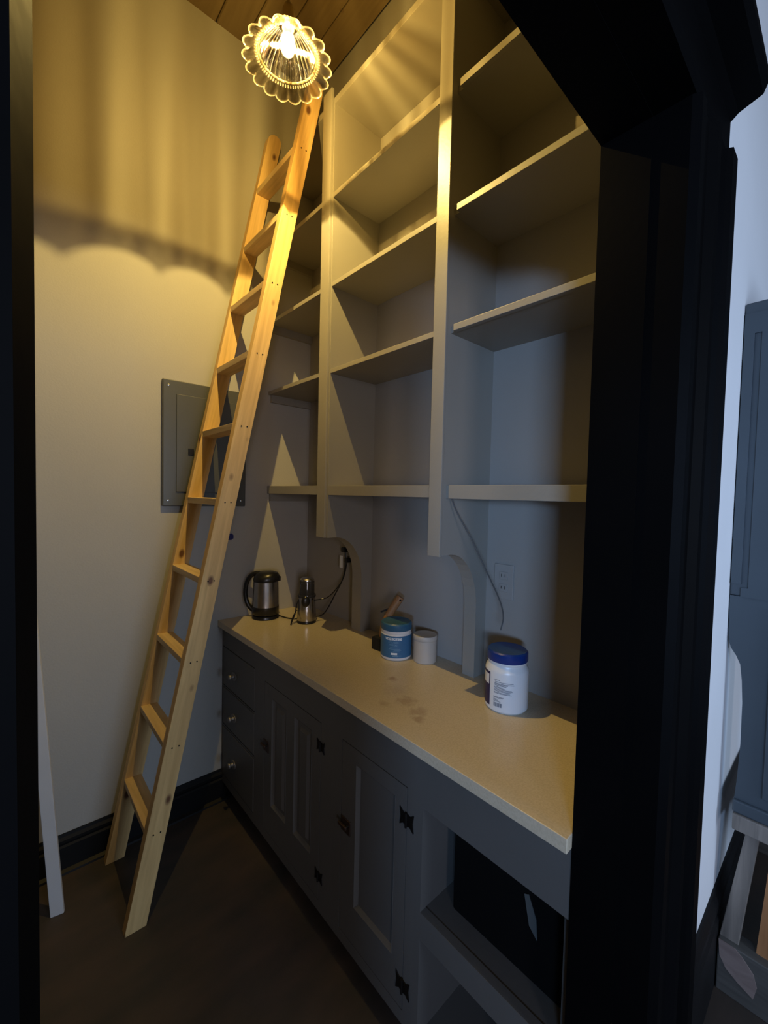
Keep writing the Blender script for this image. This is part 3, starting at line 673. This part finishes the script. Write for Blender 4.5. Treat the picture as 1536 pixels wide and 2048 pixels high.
for k in range(72):
    a = 2*math.pi*k/72; q = bmesh.new(); bmesh.ops.create_icosphere(q, subdivisions=1, radius=0.0030)
    q.transform(Matrix.Translation((L[0]+0.095*math.cos(a), L[1]+0.095*math.sin(a), L[2]+0.013)) @ Matrix.Rotation(a, 4, 'Z') @ Matrix.Diagonal((1.5, 0.8, 1, 1)))
    me = bpy.data.meshes.new('q'); q.to_mesh(me); q.free(); t.from_mesh(me); bpy.data.meshes.remove(me)
obj('bead_ring', t, m_glassrim, PD, True)['kind'] = 'stuff'
t = bmesh.new()
for k in range(30):
    a = 2*math.pi*(k+0.5)/30
    tube([(L[0]+(r-0.0025)*math.cos(a), L[1]+(r-0.0025)*math.sin(a), L[2]+z-0.001) for r, z in allp[2:9]], 0.0011, t, seg=5)
obj('bowl_ribs', t, shade_glass(0.12, 0.10, 0.40, 0.08), PD, True)['kind'] = 'stuff'
obj('bulb', lathe([(0.0, -0.002+0.02), (0.010, 0.020), (0.018, 0.028), (0.0225, 0.042), (0.0225, 0.058), (0.018, 0.076), (0.013, 0.090), (0.013, 0.098)], L, 32), m_bulb, PD, True)
obj('filament', tube([(L[0]+0.0, L[1], L[2]+0.030), (L[0], L[1], L[2]+0.046-0.012)], 0.004, seg=8), m_fil, PD)
obj('filament', tube([(L[0]+0.0, L[1], L[2]+0.066), (L[0], L[1], L[2]+0.085)], 0.006, seg=8), m_fil, PD)
obj('socket', lathe([(0, 0.098), (0.018, 0.098), (0.019, 0.150), (0.014, 0.165), (0.004, 0.178), (0, 0.178)], L, 28), m_brass, PD, True)
obj('stem', tube([(L[0], L[1], L[2]+0.176), (L[0], L[1], ZC-0.02)], 0.005, seg=10), m_brass, PD, True)
obj('ceiling_rose', lathe([(0, ZC-L[2]), (0.055, ZC-L[2]), (0.052, ZC-L[2]-0.012), (0.02, ZC-L[2]-0.024), (0, ZC-L[2]-0.026)], L, 32), m_brass, PD, True)

# ------------------------------------------------------------------ outer room: dark blue hutch on a wooden trestle
HX0, HX1 = 1.70, 2.55
HU = thing('blue_hutch', 'dark blue painted hutch with curved side panel against the white wall', 'hutch', (2.1, 0.05, 0.585))
obj('upper_cabinet', box(HX0, HX1, -0.16, YN-0.001, 1.262, 2.165, bev=0.006), m_blue, HU)
t = box(HX0-0.006, HX0, 0.222, 0.247, 1.30, 2.13); box(HX0-0.006, HX0, -0.14, 0.205, 1.262, 2.13, t); box(HX0-0.006, HX0, 0.205, 0.222, 2.068, 2.13, t); box(HX0-0.006, HX0, 0.205, 0.222, 1.262, 1.29, t)
obj('side_panel', t, m_blue, HU)
P = [(0.085, 1.262), (YN-0.002, 1.262), (YN-0.003, 1.15), (YN-0.006, 1.115), (0.238, 1.095), (0.225, 1.075), (0.214, 1.050), (0.208, 1.00), (0.204, 0.93), (0.203, 0.80), (0.206, 0.70), (0.211, 0.612), (0.085, 0.612)]
obj('curved_side', prism(P, 0, HX0, HX0+0.022), m_blue, HU); obj('curved_side', prism(P, 0, HX1-0.022, HX1), m_blue, HU)
obj('inset_stile', box(HX0-0.010, HX0, 0.090, 0.145, 0.66, 1.24, bev=0.002), m_blue, HU)
obj('base_rail', box(HX0-0.012, HX1+0.012, -0.18, 0.213, 0.585, 0.625, bev=0.005), m_blue, HU)
TR = thing('wooden_trestle', 'rough wooden trestle with splayed legs carrying the dark blue hutch', 'trestle', (2.1, 0.05, 0))
obj('top_board', box(HX0-0.02, HX1+0.02, -0.20, 0.210, 0.535, 0.585, bev=0.003), m_greyboard, TR)
for x in (HX0, HX1-0.04):
    obj('leg', prism([(0.178, 0.535), (0.146, 0.535), (0.186, 0.10), (0.236, 0.10)], 0, x, x+0.04, bev=0.002), m_greyboard, TR)
    obj('leg', prism([(-0.16, 0.535), (-0.12, 0.535), (-0.17, 0.10), (-0.22, 0.10)], 0, x, x+0.04, bev=0.002), m_greyboard, TR)
    obj('stretcher', box(x-0.02, x+0.05, -0.26, 0.228, 0.0, 0.165, bev=0.003), m_darkboard, TR)
obj('infill_board', prism([(0.118, 0.535), (-0.10, 0.535), (-0.14, 0.165), (0.140, 0.165)], 0, HX0+0.012, HX0+0.03), m_orange, TR)
obj('worn_patch', prism([(0.226, 0.166), (0.186, 0.1655), (0.166, 0.150), (0.140, 0.120), (0.131, 0.085), (0.138, 0.045), (0.172, 0.062), (0.205, 0.085), (0.222, 0.115)], 0, HX0-0.0225, HX0-0.0200), wood('worn_pink_wood', (0.20, 0.15, 0.135), (0.30, 0.235, 0.21), (0.1, 0.07, 0.06), stretch=(10, 3, 10), knots=False), TR)
